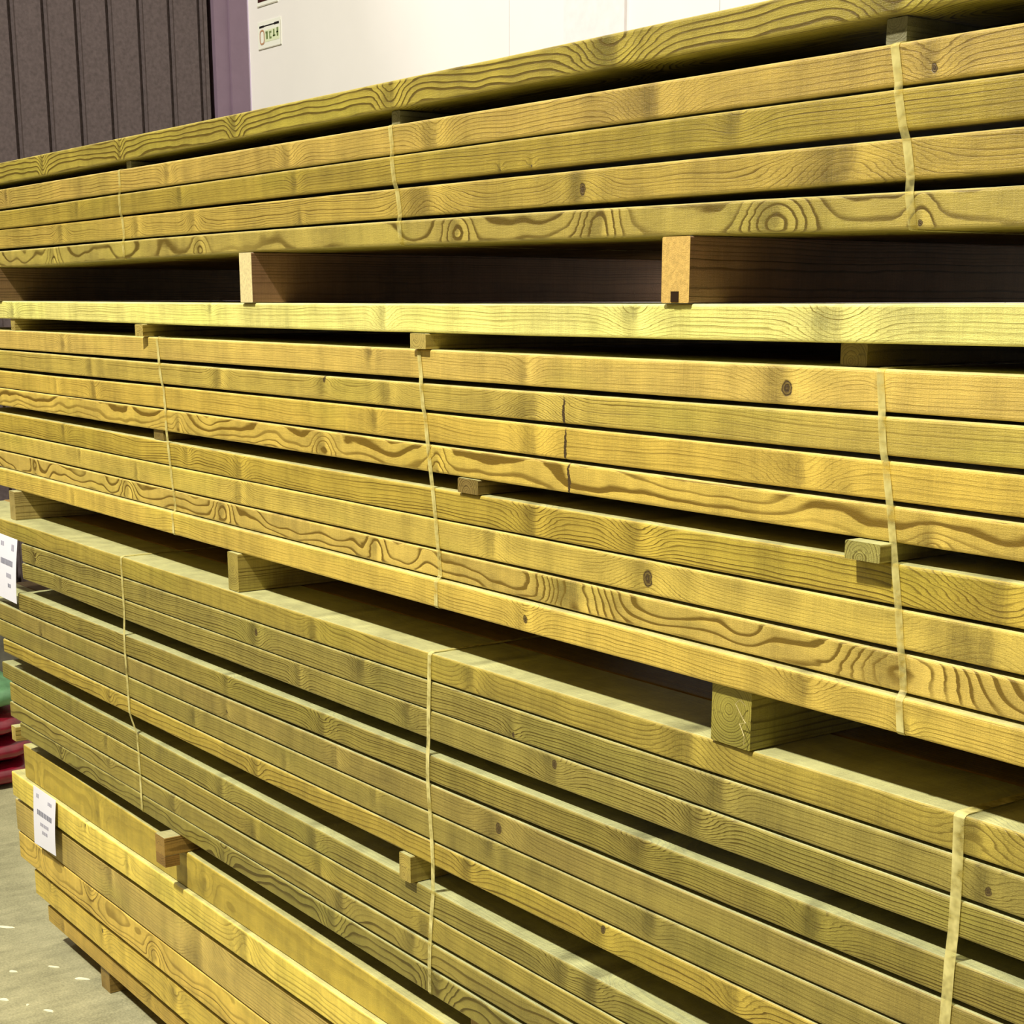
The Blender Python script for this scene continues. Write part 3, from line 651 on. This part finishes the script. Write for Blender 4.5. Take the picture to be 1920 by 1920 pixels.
tag(s2, 'white wall sign with dark red block, cut off by the top photo edge', 'sign', 'small wall signs')
flat('sign_border', SE, [(-.10, .10, -.06, -.055)], s2, .003)
flat('sign_block', SBR, [(-.092, .03, -.041, .04)], s2, .003)

# ------------------------------------------------------------------ floor clutter seen past the left end
CHIP = simple('pale_wood_chip', srgb(250, 245, 205), .6, .3)
for i, (cx, cy, a, w, l, lab) in enumerate(((-4.417, 1.331, .75, .012, .06, 'long thin pale wood chip on the concrete floor, farthest from the stack foot'), (-4.09, 1.243, .7, .010, .026, 'tiny pale wood chip on the floor, left of the long bright chip'),
        (-3.935, 1.378, .75, .012, .044, 'long bright pale wood chip on the concrete floor nearest the stack'), (-3.925, 1.164, .65, .013, .030, 'pale wood chip on the floor at the left photo edge'),
        (-3.79, 1.236, .55, .010, .034, 'pale bar shaped wood chip on the floor near the bottom photo edge'), (-3.857, 1.203, .2, .008, .010, 'speck of pale wood on the floor between two bar shaped chips'), (-4.055, 1.345, .7, .007, .036, 'faint pale sliver of wood on the floor above the longest near chip'))):
    n = 9; V = []
    for zz, k in ((0.0005, 1), (.003, .8)):
        for j in range(n):
            t = 2 * math.pi * j / n; rr = 1 + .18 * math.sin(3 * t + i)
            V.append((l / 2 * math.cos(t) * rr * k, w / 2 * math.sin(t) * rr * k, zz))
    F = [tuple(reversed(range(n))), tuple(n + j for j in range(n))] + [(j, (j + 1) % n, n + (j + 1) % n, n + j) for j in range(n)]
    o = mesh_obj('wood_chip', V, F, CHIP, loc=(cx, cy, 0), rotz=a)
    tag(o, lab, 'wood chip', 'wood chips on the floor')

def sack(name, loc, sx, sy, sz, mat, label, seed, rot=0, cat='sack', group=None):
    V, F = [], []; nu, nv = 22, 12
    for i in range(nv + 1):
        ph = -math.pi / 2 + math.pi * i / nv
        for j in range(nu):
            th = 2 * math.pi * j / nu
            sq = lambda c, p: math.copysign(abs(c) ** p, c)
            x = sx * sq(math.cos(th), .55) * sq(math.cos(ph), .5); y = sy * sq(math.sin(th), .55) * sq(math.cos(ph), .5); z = sz * sq(math.sin(ph), .7)
            nn = noise.noise(Vector((x * 9, y * 9, z * 14 + seed))) * .018 + noise.noise(Vector((x * 25, y * 25, z * 40 + seed))) * .006
            L = max(1e-5, math.sqrt(x * x + y * y + z * z)); k = 1 + nn / L
            V.append((x * k, y * k, max(-sz, z * k)))
    for i in range(nv):
        for j in range(nu):
            F.append((i * nu + j, i * nu + (j + 1) % nu, (i + 1) * nu + (j + 1) % nu, (i + 1) * nu + j))
    o = mesh_obj(name, V, F, mat, loc=(loc[0], loc[1], loc[2] + sz), rotz=rot, smooth=True)
    tag(o, label, cat, group)
    return o
RED = simple('glossy_red_film', srgb(122, 16, 36), .25, .7, .3, 14); GRN = simple('green_film', srgb(104, 152, 104), .35, .5, .3, 12); WFILM = simple('white_film', srgb(226, 214, 214), .35, .5, .25, 16)
GRY = simple('grey_film', srgb(110, 108, 96), .35, .5, .35, 10)
PX, PY = -6.05, 1.69
for i, (z, t) in enumerate(((0.0, 'bottom'), (.096, 'middle'), (.192, 'topmost red'))):
    sack('wrapped_bale', (PX + .01 * (i % 2), PY - .012 * i, z), .30, .25, .046, RED, 'shiny red wrapped bale on the floor past the stack end, %s of the pile' % t, i * 3.1, .1 * (i % 2), 'bale', 'red bales')
sack('wrapped_bale', (PX, PY - .03, .292), .29, .25, .05, GRN, 'green wrapped bale lying on top of the red bales', 21, 0, 'bale')
for i, z in enumerate((0.0, .098, .196)):
    sack('wrapped_bale', (-6.20, 2.15, z), .17, .18, .045, WFILM, 'whitish wrapped bale behind the red bales, %s of three' % ('lowest', 'middle', 'top')[i], 40 + i, 0, 'bale', 'whitish bales')
# grey film covered crate glimpsed through the slot above the white tag
v, f = box_data(-.35, .35, -.3, .3, 0, 1.35)
sack('covered_stack', (-6.82, 1.93, 0), .24, .25, .50, GRY, 'grey film covered stack beyond the left end of the timber, by the ribbed wall', 77, 0, 'stack')

# ------------------------------------------------------------------ light
def area(name, loc, target, size, power, col, sy=None):
    l = bpy.data.lights.new(name, 'AREA'); l.energy = power; l.color = col
    l.shape = 'RECTANGLE' if sy else 'DISK'; l.size = size
    if sy: l.size_y = sy
    o = bpy.data.objects.new(name, l); C.objects.link(o); o.location = loc
    d = Vector(target) - Vector(loc); o.rotation_euler = d.to_track_quat('-Z', 'Y').to_euler()
    return o
area('hall_lamp', (-1.9, -3.6, 9.3), (-2.4, 1.5, 1.2), .45, 1540, (1.0, .965, .86))
area('far_hall_lamp', (-9.0, -2.0, 8.5), (-6.0, 3.0, 1.0), .8, 260, (1.0, .93, .95))
w = bpy.data.worlds.new('hall_air'); SC.world = w; w.use_nodes = True
w.node_tree.nodes['Background'].inputs[0].default_value = (1.0, .80, .72, 1); w.node_tree.nodes['Background'].inputs[1].default_value = .09

# ------------------------------------------------------------------ camera
cd = bpy.data.cameras.new('camera'); co = bpy.data.objects.new('camera', cd); C.objects.link(co); SC.camera = co
cd.sensor_fit = 'HORIZONTAL'; cd.sensor_width = 36; cd.lens = 36 * 3000 / 1920
cd.shift_x = 0; cd.shift_y = (1300 - 960) / 1920
cd.clip_start = .05; cd.clip_end = 60
TH = math.atan(739 / 3000); PSI = math.atan(2200 / math.hypot(739, 3000))
fw = Vector((-math.cos(PSI) * math.cos(TH), math.sin(PSI) * math.cos(TH), -math.sin(TH)))
co.location = (0, 0, CAM_H); co.rotation_euler = fw.to_track_quat('-Z', 'Y').to_euler()
cy = SC.cycles; cy.max_bounces = 4; cy.diffuse_bounces = 2; cy.glossy_bounces = 1; cy.transparent_max_bounces = 6; cy.use_adaptive_sampling = True; cy.adaptive_threshold = .05
vs = SC.view_settings; vs.view_transform = 'Standard'; vs.look = 'None'; vs.gamma = 1.0; vs.use_curve_mapping = False; vs.exposure = 0.0
